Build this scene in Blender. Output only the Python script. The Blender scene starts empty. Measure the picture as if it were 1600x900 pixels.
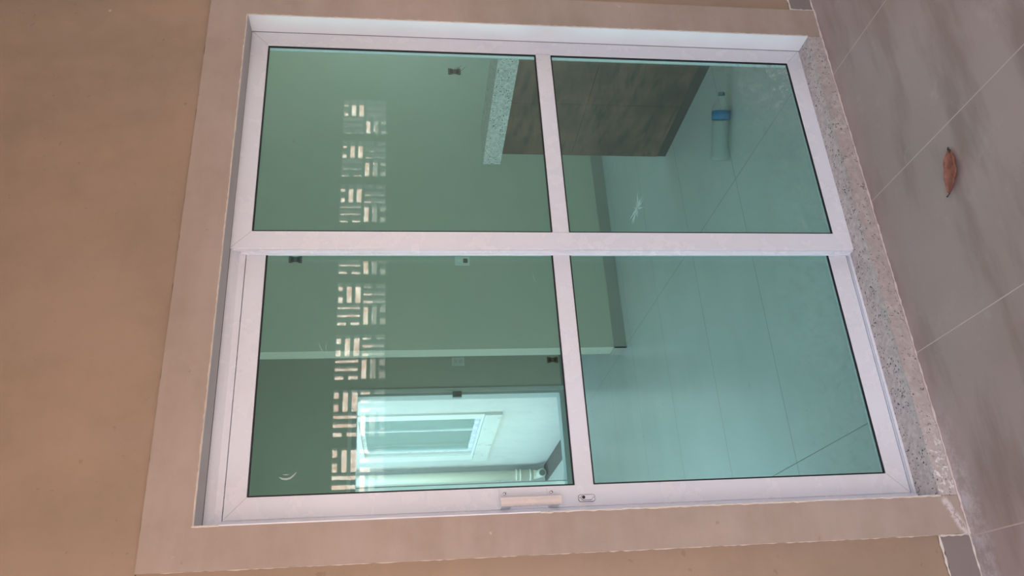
import bpy, bmesh, math, random
from mathutils import Vector, Matrix

# ------------------------------------------------------------------ camera, sky, sun, exposure
S = bpy.context.scene
COL = S.collection
random.seed(7)

cam_data = bpy.data.cameras.new('camera')
cam = bpy.data.objects.new('camera', cam_data)
COL.objects.link(cam)
S.camera = cam
cam_data.sensor_fit = 'HORIZONTAL'
cam_data.sensor_width = 36.0
cam_data.lens = 1255.71 / 1600.0 * 36.0
cam_data.clip_start = 0.02
cam_data.clip_end = 200
# axes of the hand-held phone (turned on its side), fitted to the door frame
R_ = Vector((-0.06194568, -0.11715301, -0.99118006))
D_ = Vector((-0.89981292, 0.43625113, 0.00467263))
F_ = Vector((0.43185582, 0.89216607, -0.13243965))
mw = Matrix.Identity(4)
for i in range(3):
    mw[i][0] = R_[i]
    mw[i][1] = -D_[i]
    mw[i][2] = -F_[i]
mw.translation = Vector((-1.29101186, -2.24989572, 1.45901577))
cam.matrix_world = mw

world = bpy.data.worlds.new('sky')
S.world = world
world.use_nodes = True
wn = world.node_tree
bg = wn.nodes['Background']
tc = wn.nodes.new('ShaderNodeTexCoord')
sx = wn.nodes.new('ShaderNodeSeparateXYZ')
rp = wn.nodes.new('ShaderNodeValToRGB')
wn.links.new(tc.outputs['Generated'], sx.inputs[0])
wn.links.new(sx.outputs['Z'], rp.inputs[0])
wn.links.new(rp.outputs[0], bg.inputs['Color'])
rp.color_ramp.elements[0].position = 0.0
rp.color_ramp.elements[0].color = (0.90, 0.93, 1.0, 1)
rp.color_ramp.elements[1].position = 0.8
rp.color_ramp.elements[1].color = (0.52, 0.70, 1.0, 1)
bg.inputs['Strength'].default_value = 2.6

sun_data = bpy.data.lights.new('sun', 'SUN')
sun_data.energy = 26.0
sun_data.angle = 0.01
sun_data.color = (1.0, 0.94, 0.86)
sun = bpy.data.objects.new('sun', sun_data)
COL.objects.link(sun)
sun.location = (5, 6, 12)
sun.rotation_euler = Vector((0.32, 0.60, 1.35)).to_track_quat('Z', 'Y').to_euler()


def portal(name, loc, direction, sx_, sy_):
    """a light portal filling a wall opening: it only helps the sky's sampling"""
    d = bpy.data.lights.new(name, 'AREA')
    d.shape = 'RECTANGLE'
    d.size = sx_
    d.size_y = sy_
    d.cycles.is_portal = True
    o = bpy.data.objects.new(name, d)
    COL.objects.link(o)
    o.location = loc
    o.rotation_euler = (-Vector(direction)).to_track_quat('Z', 'Y').to_euler()


S.view_settings.view_transform = 'Standard'
S.view_settings.look = 'None'
S.view_settings.gamma = 1.0
S.view_settings.use_curve_mapping = False
S.view_settings.exposure = 0.66
S.cycles.use_denoising = True
S.cycles.max_bounces = 14
S.cycles.diffuse_bounces = 8
S.cycles.glossy_bounces = 6
S.cycles.transmission_bounces = 8
S.cycles.transparent_max_bounces = 16
S.cycles.sample_clamp_indirect = 8.0
S.cycles.caustics_reflective = False
S.cycles.caustics_refractive = False

# ------------------------------------------------------------------ materials
def srgb(r, g, b):
    def f(c):
        c /= 255.0
        return c / 12.92 if c <= 0.04045 else ((c + 0.055) / 1.055) ** 2.4
    return (f(r), f(g), f(b), 1.0)


class NT:
    def __init__(self, name):
        self.m = bpy.data.materials.new(name)
        self.m.use_nodes = True
        self.t = self.m.node_tree
        self.b = self.t.nodes['Principled BSDF']
        self.out = self.t.nodes['Material Output']
        g = self.t.nodes.new('ShaderNodeNewGeometry')
        self.pos = g.outputs['Position']
        self.geo = g

    def n(self, kind, **kw):
        o = self.t.nodes.new(kind)
        for k, v in kw.items():
            setattr(o, k, v)
        return o

    def link(self, a, b):
        self.t.links.new(a, b)

    def mapped(self, scale=(1, 1, 1), rot=(0, 0, 0), loc=(0, 0, 0)):
        m = self.n('ShaderNodeMapping')
        m.inputs['Scale'].default_value = scale
        m.inputs['Rotation'].default_value = rot
        m.inputs['Location'].default_value = loc
        self.link(self.pos, m.inputs[0])
        return m.outputs[0]

    def noise(self, scale, detail=3, rough=0.55, vec=None, lo=0.0, hi=1.0):
        x = self.n('ShaderNodeTexNoise')
        x.inputs['Scale'].default_value = scale
        x.inputs['Detail'].default_value = detail
        x.inputs['Roughness'].default_value = rough
        self.link(vec if vec is not None else self.pos, x.inputs['Vector'])
        if (lo, hi) == (0.0, 1.0):
            return x.outputs['Fac']
        return self.remap(x.outputs['Fac'], lo, hi)

    def remap(self, v, lo, hi, a=0.0, b=1.0):
        r = self.n('ShaderNodeMapRange')
        r.interpolation_type = 'SMOOTHSTEP'
        r.inputs['From Min'].default_value = lo
        r.inputs['From Max'].default_value = hi
        r.inputs['To Min'].default_value = a
        r.inputs['To Max'].default_value = b
        self.link(v, r.inputs['Value'])
        return r.outputs[0]

    def math(self, op, a, b=0.0, c=None):
        m = self.n('ShaderNodeMath', operation=op)
        for i, v in enumerate((a, b, c)):
            if v is None:
                continue
            if isinstance(v, (int, float)):
                m.inputs[i].default_value = v
            else:
                self.link(v, m.inputs[i])
        return m.outputs[0]

    def mix(self, fac, a, b):
        m = self.n('ShaderNodeMix', data_type='RGBA')
        for sock, v in ((m.inputs[0], fac), (m.inputs[6], a), (m.inputs[7], b)):
            if isinstance(v, (int, float)):
                sock.default_value = v
            elif isinstance(v, tuple):
                sock.default_value = v
            else:
                self.link(v, sock)
        return m.outputs[2]

    def xyz(self):
        s = self.n('ShaderNodeSeparateXYZ')
        self.link(self.pos, s.inputs[0])
        return s.outputs

    def bump(self, h, strength=0.3, dist=0.002):
        b = self.n('ShaderNodeBump')
        b.inputs['Strength'].default_value = strength
        b.inputs['Distance'].default_value = dist
        self.link(h, b.inputs['Height'])
        self.link(b.outputs[0], self.b.inputs['Normal'])

    def done(self, color, rough=0.5, metal=0.0, spec=0.5):
        for key, v in (('Base Color', color), ('Roughness', rough), ('Metallic', metal), ('Specular IOR Level', spec)):
            if isinstance(v, (int, float, tuple)):
                self.b.inputs[key].default_value = v
            else:
                self.link(v, self.b.inputs[key])
        return self.m


def simple(name, c, rough=0.5, metal=0.0, var=0.06, scale=30.0, spec=0.5):
    t = NT(name)
    c2 = tuple(x * (1 - var) for x in c[:3]) + (1,)
    return t.done(t.mix(t.noise(scale, 4), c, c2), rough, metal, spec)


def plaster(name, c1, c2, c3, streak, corner=False):
    t = NT(name)
    big = t.noise(2.2, 5, 0.6, lo=0.32, hi=0.68)
    brushed = t.noise(1.0, 4, 0.6, vec=t.mapped(streak), lo=0.35, hi=0.7)
    fine = t.noise(260, 3)
    col = t.mix(big, c1, c2)
    col = t.mix(t.math('MULTIPLY', brushed, 0.5), col, c3)
    mid = t.noise(7, 5, 0.65, lo=0.45, hi=0.72)
    col = t.mix(t.math('MULTIPLY', mid, 0.30), col, tuple(v * 0.84 for v in c2[:3]) + (1,))
    spots = t.noise(38, 2, lo=0.71, hi=0.76)
    col = t.mix(t.math('MULTIPLY', spots, 0.5), col, tuple(x * 0.62 for x in c1[:3]) + (1,))
    chips = t.noise(17, 4, lo=0.735, hi=0.76)
    col = t.mix(t.math('MULTIPLY', chips, 0.55), col, (0.62, 0.52, 0.44, 1))
    if corner:
        x, y, z = t.xyz()
        a = t.math('ABSOLUTE', t.math('SUBTRACT', t.math('ADD', z, 0.083), t.math('MULTIPLY', t.math('ADD', x, 0.955), 0.42)))
        m = t.math('MULTIPLY', t.remap(a, 0.004, 0.020, 1.0, 0.0), t.noise(60, 5, 0.8, lo=0.44, hi=0.56))
        m = t.math('MULTIPLY', m, t.remap(z, -0.03, -0.05))
        col = t.mix(t.math('MULTIPLY', m, 0.75), col, (0.68, 0.65, 0.66, 1))
    t.bump(t.math('ADD', fine, t.math('MULTIPLY', brushed, 0.6)), 0.22, 0.0015)
    return t.done(col, 0.8, spec=0.25)


M = {}
M['surround'] = plaster('surround_plaster', (0.405, 0.325, 0.272, 1), (0.355, 0.278, 0.225, 1), (0.44, 0.36, 0.315, 1), (2, 2, 9), corner=True)
M['wall'] = plaster('wall_plaster', (0.37, 0.262, 0.182, 1), (0.30, 0.222, 0.158, 1), (0.37, 0.268, 0.205, 1), (5, 5, 1.3))
M['inner_wall'] = simple('inner_wall_paint', (0.535, 0.56, 0.49, 1), 0.75, var=0.05, scale=2.0, spec=0.2)
M['white_wall'] = plaster('white_render', (0.66, 0.65, 0.65, 1), (0.62, 0.62, 0.62, 1), (0.68, 0.68, 0.68, 1), (2, 2, 1))
M['ceiling'] = simple('ceiling_paint', (0.70, 0.65, 0.59, 1), 0.85, scale=2.0, spec=0.2)
M['patio_wall'] = simple('patio_wall_paint', (0.50, 0.42, 0.36, 1), 0.85, var=0.1, scale=2.0, spec=0.2)


def white_alu(name, c=(0.74, 0.76, 0.82, 1)):
    t = NT(name)
    dust = t.noise(9, 5, 0.65, lo=0.45, hi=0.75)
    col = t.mix(t.math('MULTIPLY', dust, 0.18), c, (0.60, 0.53, 0.49, 1))
    t.bump(t.noise(420, 2), 0.04, 0.0005)
    return t.done(col, t.math('MULTIPLY_ADD', dust, 0.14, 0.24), spec=0.5)


M['alu'] = white_alu('white_aluminium')
M['alu_in'] = simple('inner_aluminium', (0.62, 0.66, 0.64, 1), 0.35, var=0.05)
M['handle'] = white_alu('handle_enamel', (0.70, 0.625, 0.59, 1))
M['gasket'] = simple('rubber_gasket', (0.008, 0.008, 0.009, 1), 0.6)
M['line'] = simple('joint_shadow_gap', (0.12, 0.105, 0.10, 1), 0.8)
M['caulk'] = simple('dried_plaster_bead', (0.74, 0.66, 0.58, 1), 0.8, var=0.3, scale=60)
M['screw'] = simple('screw_steel', (0.55, 0.53, 0.52, 1), 0.25, 1.0)
M['black'] = simple('keyhole_black', (0.015, 0.013, 0.013, 1), 0.5)
M['smear'] = simple('dried_smear', (0.42, 0.52, 0.48, 1), 0.9)


def glass(name, tint, dust_amount):
    """thin sheet: tinted see-through plus mirror reflection that grows towards grazing angles, and dried dirt"""
    t = NT(name)
    t.t.nodes.remove(t.b)
    dot = t.n('ShaderNodeVectorMath', operation='DOT_PRODUCT')
    t.link(t.geo.outputs['Incoming'], dot.inputs[0])
    t.link(t.geo.outputs['Normal'], dot.inputs[1])
    c = t.math('ABSOLUTE', dot.outputs['Value'])
    k = t.math('POWER', t.math('SUBTRACT', 1.0, c), 5.0)
    f = t.math('MULTIPLY_ADD', k, 0.95, 0.045)
    tr = t.n('ShaderNodeBsdfTransparent')
    tr.inputs['Color'].default_value = tint
    gl = t.n('ShaderNodeBsdfGlossy')
    gl.inputs['Roughness'].default_value = 0.0
    wav = t.noise(1.7, 1, 0.5)
    bp = t.n('ShaderNodeBump')
    bp.inputs['Strength'].default_value = 0.35
    bp.inputs['Distance'].default_value = 0.002
    t.link(wav, bp.inputs['Height'])
    t.link(bp.outputs[0], gl.inputs['Normal'])
    mx = t.n('ShaderNodeMixShader')
    t.link(f, mx.inputs[0])
    t.link(tr.outputs[0], mx.inputs[1])
    t.link(gl.outputs[0], mx.inputs[2])
    df = t.n('ShaderNodeBsdfDiffuse')
    df.inputs['Color'].default_value = (0.55, 0.62, 0.60, 1)
    # dirt: a faint veil, splashes low down, isolated specks
    x, y, z = t.xyz()
    low = t.remap(z, 0.0, 0.38, 1.0, 0.0)
    right = t.remap(x, 0.35, 0.75, 0.0, 1.0)
    splash = t.math('MULTIPLY', t.math('ADD', 0.12, t.noise(26, 6, 0.8, lo=0.45, hi=0.85)), t.math('MULTIPLY', low, t.math('MULTIPLY_ADD', right, 0.8, 0.25)))
    specks = t.noise(70, 2, 0.5, lo=0.765, hi=0.79)
    veil = t.noise(3.0, 5, 0.6, lo=0.35, hi=0.8)
    d = t.math('ADD', t.math('MULTIPLY', splash, 0.75), t.math('ADD', t.math('MULTIPLY', specks, 0.22), t.math('MULTIPLY', veil, 0.022)))
    d = t.math('MULTIPLY', d, dust_amount)
    mx2 = t.n('ShaderNodeMixShader')
    t.link(d, mx2.inputs[0])
    t.link(mx.outputs[0], mx2.inputs[1])
    t.link(df.outputs[0], mx2.inputs[2])
    t.link(mx2.outputs[0], t.out.inputs['Surface'])
    return t.m


M['glass'] = glass('green_float_glass', (0.70, 0.86, 0.81, 1), 1.0)
M['glass_far'] = glass('window_glass', (0.80, 0.90, 0.90, 1), 0.3)


def tiles(name, c1, c2, c3, pitch, off, gw, gc, rough, stains=True):
    t = NT(name)
    x, y, z = t.xyz()

    def joint(v, p, o):
        m = t.math('PINGPONG', t.math('SUBTRACT', v, o), p / 2)
        return t.remap(m, gw * 0.5, gw * 0.5 + 0.0012, 1.0, 0.0)
    j = t.math('MAXIMUM', joint(x, pitch[0], off[0]), joint(y, pitch[1], off[1]))
    big = t.noise(1.9, 4, 0.5, lo=0.3, hi=0.7)
    col = t.mix(big, c1, c2)
    st = t.noise(1.0, 5, 0.55, vec=t.mapped((1.6, 7, 1), rot=(0, 0, 0.10)), lo=0.46, hi=0.66)
    col = t.mix(t.math('MULTIPLY', st, 0.75 if stains else 0.2), col, c3)
    if stains:
        dust = t.noise(11, 6, 0.7, lo=0.55, hi=0.85)
        col = t.mix(t.math('MULTIPLY', dust, 0.5), col, (0.50, 0.44, 0.43, 1))
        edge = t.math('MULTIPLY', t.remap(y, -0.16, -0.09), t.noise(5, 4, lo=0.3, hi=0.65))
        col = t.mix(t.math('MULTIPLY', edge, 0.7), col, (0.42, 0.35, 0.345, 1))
        dl = t.math('MULTIPLY', t.math('MULTIPLY', t.remap(y, -0.19, -0.11), t.remap(x, -1.0, -0.55, 1.0, 0.0)), t.noise(24, 6, 0.75, lo=0.38, hi=0.62))
        col = t.mix(t.math('MULTIPLY', dl, 0.8), col, (0.60, 0.56, 0.58, 1))
        sp = t.noise(90, 2, lo=0.74, hi=0.77)
        col = t.mix(t.math('MULTIPLY', sp, 0.5), col, (0.08, 0.06, 0.05, 1))
    else:
        sp = t.noise(60, 3, lo=0.72, hi=0.75)
        col = t.mix(t.math('MULTIPLY', sp, 0.6), col, (0.75, 0.75, 0.72, 1))
    col = t.mix(j, col, gc)
    t.bump(t.math('SUBTRACT', t.math('MULTIPLY', t.noise(55, 4), 0.15 if stains else 0.0), j), 0.25, 0.0012)
    r = t.math('MULTIPLY_ADD', t.noise(3, 2, lo=0.3, hi=0.7), 0.10 if stains else 0.03, rough)
    return t.done(col, t.math('MAXIMUM', r, t.math('MULTIPLY', j, 0.8)), spec=0.5)


M['patio_floor'] = tiles('patio_porcelain', (0.385, 0.313, 0.288, 1), (0.340, 0.272, 0.248, 1), (0.250, 0.187, 0.165, 1),
                         (0.55, 1.1), (0.0775, -1.17), 0.0018, (0.53, 0.44, 0.405, 1), 0.33)
M['room_floor'] = tiles('room_porcelain', (0.55, 0.60, 0.595, 1), (0.51, 0.56, 0.555, 1), (0.58, 0.63, 0.62, 1),
                        (1.325, 0.653), (-0.615, 0.735), 0.002, (0.20, 0.22, 0.215, 1), 0.24, stains=False)
M['skirt_tile'] = simple('skirting_porcelain', (0.26, 0.215, 0.205, 1), 0.4, var=0.15, scale=4)
M['inner_skirt'] = simple('inner_skirting', (0.36, 0.37, 0.35, 1), 0.35, var=0.1, scale=4)


def granite(name, base, dusty):
    t = NT(name)
    v = t.n('ShaderNodeTexVoronoi', feature='F1')
    v.inputs['Scale'].default_value = 115
    wv = t.n('ShaderNodeTexNoise')
    wv.inputs['Scale'].default_value = 60
    t.link(t.pos, wv.inputs['Vector'])
    va = t.n('ShaderNodeVectorMath', operation='MULTIPLY_ADD')
    t.link(wv.outputs['Color'], va.inputs[0])
    va.inputs[1].default_value = (0.022, 0.022, 0.022)
    t.link(t.pos, va.inputs[2])
    t.link(va.outputs[0], v.inputs['Vector'])
    cell = t.n('ShaderNodeSeparateColor')
    t.link(v.outputs['Color'], cell.inputs[0])
    dark = t.remap(cell.outputs[0], 0.58, 0.60)
    near = t.remap(v.outputs['Distance'], 0.30, 0.42, 1.0, 0.0)
    clump = t.noise(16, 3, lo=0.40, hi=0.50)
    mask = t.math('MULTIPLY', t.math('MULTIPLY', dark, near), clump)
    col = t.mix(t.noise(60, 4, lo=0.35, hi=0.65), base, tuple(x * 0.72 for x in base[:3]) + (1,))
    col = t.mix(t.math('MULTIPLY', t.remap(cell.outputs[1], 0.7, 0.75), 0.22), col, (0.66, 0.62, 0.60, 1))
    col = t.mix(mask, col, (0.035, 0.03, 0.035, 1))
    if dusty:
        x, y, z = t.xyz()
        f = t.remap(y, -0.078, -0.060, 1.0, 0.0)
        dd = t.math('MULTIPLY', t.noise(14, 5, 0.7, lo=0.3, hi=0.6), t.math('MULTIPLY_ADD', f, 0.55, 0.15))
        col = t.mix(dd, col, (0.41, 0.345, 0.325, 1))
        wd = t.math('MULTIPLY', t.math('MULTIPLY', t.remap(x, -0.85, -0.55, 1.0, 0.0), f), t.noise(60, 5, 0.8, lo=0.5, hi=0.62))
        col = t.mix(wd, col, (0.78, 0.75, 0.75, 1))
    return t.done(col, 0.42)


M['granite'] = granite('speckled_granite', (0.56, 0.51, 0.49, 1), True)
M['granite_top'] = granite('speckled_granite_counter', (0.60, 0.60, 0.58, 1), False)


def woodtile():
    t = NT('dark_wood_look_tile')
    v = t.mapped((1, 1.4, 6))
    c = t.mix(t.noise(2.6, 6, 0.65, lo=0.3, hi=0.7), (0.075, 0.058, 0.046, 1), (0.19, 0.115, 0.082, 1))
    c = t.mix(t.noise(3.5, 6, 0.6, vec=v, lo=0.45, hi=0.7), c, (0.065, 0.06, 0.055, 1))
    sc = t.noise(40, 6, 0.8, lo=0.60, hi=0.75)
    c = t.mix(t.math('MULTIPLY', sc, 0.3), c, (0.3, 0.3, 0.28, 1))
    t.bump(t.noise(18, 4, vec=v), 0.2, 0.002)
    return t.done(c, 0.4)


M['woodtile'] = woodtile()
M['plinth'] = simple('dark_plinth', (0.075, 0.072, 0.066, 1), 0.4, var=0.2, scale=8)


def roofmat():
    t = NT('weathered_roof_tile')
    c = t.mix(t.noise(5, 6, 0.65, lo=0.35, hi=0.65), (0.62, 0.33, 0.25, 1), (0.90, 0.70, 0.62, 1))
    c = t.mix(t.noise(9, 5, 0.7, lo=0.58, hi=0.7), c, (0.20, 0.10, 0.08, 1))
    return t.done(c, 0.85, spec=0.2)


M['roof'] = roofmat()
M['block'] = simple('vent_block_concrete', (0.86, 0.85, 0.82, 1), 0.85, var=0.1, scale=12, spec=0.2)
M['earth'] = simple('bare_ground', (0.215, 0.19, 0.175, 1), 0.9, var=0.3, scale=9, spec=0.1)
M['concrete'] = simple('rough_concrete', (0.50, 0.49, 0.46, 1), 0.9, var=0.25, scale=14, spec=0.1)
M['pipe'] = simple('cream_pvc', (0.74, 0.72, 0.63, 1), 0.4)
M['pvc_in'] = simple('pipe_mouth', (0.16, 0.17, 0.16, 1), 0.6)
M['plate'] = simple('switch_plate_plastic', (0.74, 0.78, 0.76, 1), 0.35)
M['boxbrown'] = simple('wall_box_recess', (0.10, 0.075, 0.05, 1), 0.8, var=0.5, scale=120)
M['boxtan'] = simple('wall_box_rim', (0.20, 0.15, 0.10, 1), 0.7, var=0.4, scale=120)
M['wire'] = simple('wire_insulation', (0.14, 0.12, 0.10, 1), 0.5)
M['grey_wall'] = simple('far_grey_wall', (0.50, 0.42, 0.37, 1), 0.85, var=0.2, scale=3, spec=0.2)


def leafmat():
    t = NT('dry_leaf')
    c = t.mix(t.noise(55, 5, 0.6, lo=0.35, hi=0.65), (0.30, 0.115, 0.07, 1), (0.20, 0.065, 0.04, 1))
    c = t.mix(t.math('MULTIPLY', t.noise(28, 3, lo=0.55, hi=0.72), 0.6), c, (0.34, 0.22, 0.15, 1))
    return t.done(c, 0.55)


M['leaf'] = leafmat()
M['leafdark'] = simple('leaf_tip', (0.03, 0.02, 0.02, 1), 0.6)


def petmat():
    t = NT('clear_pet_plastic')
    t.t.nodes.remove(t.b)
    lw = t.n('ShaderNodeLayerWeight')
    lw.inputs['Blend'].default_value = 0.35
    tr = t.n('ShaderNodeBsdfTransparent')
    tr.inputs['Color'].default_value = (0.93, 0.96, 0.95, 1)
    gl = t.n('ShaderNodeBsdfGlossy')
    gl.inputs['Roughness'].default_value = 0.03
    b = t.n('ShaderNodeBump')
    b.inputs['Strength'].default_value = 1.0
    b.inputs['Distance'].default_value = 0.008
    t.link(t.noise(75, 3, 0.7), b.inputs['Height'])
    t.link(b.outputs[0], gl.inputs['Normal'])
    gl.inputs['Color'].default_value = (0.9, 0.95, 0.95, 1)
    mx = t.n('ShaderNodeMixShader')
    t.link(t.math('MULTIPLY_ADD', lw.outputs['Facing'], 0.32, 0.07), mx.inputs[0])
    t.link(tr.outputs[0], mx.inputs[1])
    t.link(gl.outputs[0], mx.inputs[2])
    t.link(mx.outputs[0], t.out.inputs['Surface'])
    return t.m


M['pet'] = petmat()
M['label'] = simple('blue_label_film', (0.02, 0.24, 0.50, 1), 0.35, var=0.4, scale=60)
M['label_dark'] = simple('navy_label_print', (0.03, 0.07, 0.33, 1), 0.35)
M['cap'] = simple('blue_cap', (0.10, 0.20, 0.24, 1), 0.4)
M['chalk'] = simple('white_plaster_crumb', (0.85, 0.86, 0.84, 1), 0.9)

# ------------------------------------------------------------------ mesh helpers
def mesh_obj(name, bm, mat, parent=None, smooth=False):
    me = bpy.data.meshes.new(name)
    bmesh.ops.recalc_face_normals(bm, faces=bm.faces)
    bm.to_mesh(me)
    bm.free()
    mats = mat if isinstance(mat, (list, tuple)) else [mat]
    for m in mats:
        me.materials.append(m)
    if smooth:
        for p in me.polygons:
            p.use_smooth = True
    o = bpy.data.objects.new(name, me)
    COL.objects.link(o)
    if parent is not None:
        o.parent = parent
        o.matrix_parent_inverse = Matrix.Translation(-parent.location)
    return o


def empty(name, loc=(0, 0, 0)):
    o = bpy.data.objects.new(name, None)
    COL.objects.link(o)
    o.location = loc
    o.empty_display_size = 0.05
    return o


def tag(o, label=None, cat=None, group=None, kind=None):
    if label:
        o['label'] = label
    if cat:
        o['category'] = cat
    if group:
        o['group'] = group
    if kind:
        o['kind'] = kind
    return o


def box(bm, x0, x1, y0, y1, z0, z1, mi=0):
    vs = [bm.verts.new((x, y, z)) for x in (x0, x1) for y in (y0, y1) for z in (z0, z1)]
    for idx in ((0, 1, 3, 2), (4, 6, 7, 5), (0, 4, 5, 1), (2, 3, 7, 6), (0, 2, 6, 4), (1, 5, 7, 3)):
        f = bm.faces.new([vs[i] for i in idx])
        f.material_index = mi
    return vs


def bev(bm, w=0.0015, seg=1, ang=0.6):
    ed = [e for e in bm.edges if len(e.link_faces) == 2 and e.calc_face_angle(0) > ang]
    bmesh.ops.bevel(bm, geom=ed, offset=w, segments=seg, affect='EDGES', profile=0.6)


def boxes(name, lst, mat, parent=None, bevel=0.0):
    bm = bmesh.new()
    for b in lst:
        box(bm, *b)
    if bevel:
        bev(bm, bevel)
    return mesh_obj(name, bm, mat, parent)


def slab_bm(u0, u1, v0, v1, t0, t1, holes, place):
    """slab with rectangular holes in the u-v plane, thickness t0..t1; place(u,v,t) -> xyz"""
    us = sorted({u0, u1, *[h[0] for h in holes], *[h[1] for h in holes]})
    vs = sorted({v0, v1, *[h[2] for h in holes], *[h[3] for h in holes]})
    us = [u for u in us if u0 - 1e-9 <= u <= u1 + 1e-9]
    vs = [v for v in vs if v0 - 1e-9 <= v <= v1 + 1e-9]

    def solid(i, j):
        if not (0 <= i < len(us) - 1 and 0 <= j < len(vs) - 1):
            return False
        cu, cv = (us[i] + us[i + 1]) / 2, (vs[j] + vs[j + 1]) / 2
        return not any(h[0] < cu < h[1] and h[2] < cv < h[3] for h in holes)
    bm = bmesh.new()
    cache = {}

    def V(i, j, k):
        key = (i, j, k)
        if key not in cache:
            cache[key] = bm.verts.new(place(us[i], vs[j], (t0, t1)[k]))
        return cache[key]
    for i in range(len(us) - 1):
        for j in range(len(vs) - 1):
            if not solid(i, j):
                continue
            for k in (0, 1):
                bm.faces.new([V(i, j, k), V(i + 1, j, k), V(i + 1, j + 1, k), V(i, j + 1, k)])
            for (a, b, di, dj) in (((i, j), (i + 1, j), 0, -1), ((i, j + 1), (i + 1, j + 1), 0, 1), ((i, j), (i, j + 1), -1, 0), ((i + 1, j), (i + 1, j + 1), 1, 0)):
                if not solid(i + di, j + dj):
                    bm.faces.new([V(*a, 0), V(*b, 0), V(*b, 1), V(*a, 1)])
    return bm


def XZ(u, v, t):
    return (u, t, v)


def YZ(u, v, t):
    return (t, u, v)


def tube(bm, pts, r, seg=10, caps=True):
    pts = [Vector(p) for p in pts]
    rr = r if isinstance(r, (list, tuple)) else [r] * len(pts)
    rings = []
    prev = None
    for i, p in enumerate(pts):
        d = (pts[min(i + 1, len(pts) - 1)] - pts[max(i - 1, 0)]).normalized()
        if prev is None:
            up = Vector((0, 0, 1)) if abs(d.z) < 0.9 else Vector((1, 0, 0))
            a = d.cross(up).normalized()
        else:
            a = (prev - d * prev.dot(d)).normalized()
        prev = a
        b = d.cross(a)
        rings.append([bm.verts.new(p + (a * math.cos(2 * math.pi * k / seg) + b * math.sin(2 * math.pi * k / seg)) * rr[i]) for k in range(seg)])
    for i in range(len(rings) - 1):
        for k in range(seg):
            bm.faces.new([rings[i][k], rings[i][(k + 1) % seg], rings[i + 1][(k + 1) % seg], rings[i + 1][k]])
    if caps:
        bm.faces.new(rings[0])
        bm.faces.new(rings[-1][::-1])
    return rings


def ragged_bead(bm, a, b, r, step=0.012, seed=1, flat=None):
    rnd = random.Random(seed)
    a, b = Vector(a), Vector(b)
    n = max(2, int((b - a).length / step))
    pts, rs = [], []
    for i in range(n + 1):
        p = a.lerp(b, i / n)
        p += Vector((rnd.uniform(-1, 1), 0, rnd.uniform(-1, 1))) * r * 0.35
        pts.append(p)
        rs.append(max(0.0003, r * (0.35 + rnd.random() ** 1.5 * 1.0)))
    tube(bm, pts, rs, 5)


# ------------------------------------------------------------------ the setting outside (patio)
ZP = -0.115      # patio floor
ZS = -0.060      # top of the granite sill
ZR = -0.065      # room floor
YW = -0.070      # face of the patio wall
OX0, OX1, OZ1 = -0.908, 0.815, 1.993   # door opening

o = mesh_obj('wall_front', slab_bm(-3.6, 4.3, ZP, 2.95, YW, 0.10, [(OX0 - 0.01, OX1 + 0.01, ZP, OZ1 + 0.01)], XZ), [M['wall']])
tag(o, kind='structure')
# inner face of the same wall is painted
o = mesh_obj('wall_front_inner', slab_bm(-1.7, 4.2, ZR, 2.75, 0.10, 0.112, [(OX0 - 0.01, OX1 + 0.01, ZR, OZ1 + 0.01)], XZ), [M['inner_wall']])
tag(o, kind='structure')

# raised plaster surround of the opening
sur = slab_bm(-1.015, 0.945, ZP, 2.118, -0.080, 0.02, [(OX0, OX1, ZP, OZ1)], XZ)
o = mesh_obj('trim_1', sur, M['surround'])
tag(o, kind='structure')
bm = bmesh.new()
ragged_bead(bm, (OX0, -0.0805, OZ1), (OX1, -0.0805, OZ1), 0.0024, seed=3)
ragged_bead(bm, (OX1, -0.0805, OZ1), (OX1, -0.0805, ZS), 0.0022, seed=4)
ragged_bead(bm, (OX0, -0.0805, 1.1), (OX0, -0.0805, ZS), 0.0026, seed=5)
ragged_bead(bm, (OX0, -0.0805, 1.995), (OX0, -0.0805, 1.93), 0.0028, seed=6)
ragged_bead(bm, (-1.0145, -0.0745, ZP + 0.09), (-1.0145, -0.0745, 2.06), 0.0022, seed=8)
b1 = mesh_obj('plaster_bead', bm, M['caulk'], o)
bm = bmesh.new()
ragged_bead(bm, (-1.03, -0.0745, 2.118), (0.945, -0.0745, 2.118), 0.0021, step=0.02, seed=9)
b1 = mesh_obj('plaster_seam', bm, simple('dark_seam', (0.16, 0.09, 0.06, 1), 0.9, var=0.5, scale=30), o)

bm = bmesh.new()
box(bm, OX1 - 0.003, OX1 + 0.001, -0.0798, -0.0003, ZS, OZ1)
box(bm, OX0 - 0.001, OX0 + 0.003, -0.0798, 0.0045, ZS, OZ1)
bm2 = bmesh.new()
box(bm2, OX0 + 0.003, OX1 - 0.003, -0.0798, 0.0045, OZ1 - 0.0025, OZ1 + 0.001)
mesh_obj('head_lining', bm2, simple('head_lining_shade_tone', (0.50, 0.47, 0.46, 1), 0.6, var=0.15, scale=9), o)  # soffit shade put into the colour: greyer than the white side linings
mesh_obj('reveal_lining', bm, simple('reveal_enamel', (0.87, 0.89, 0.93, 1), 0.4, var=0.10, scale=6), o)

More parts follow.
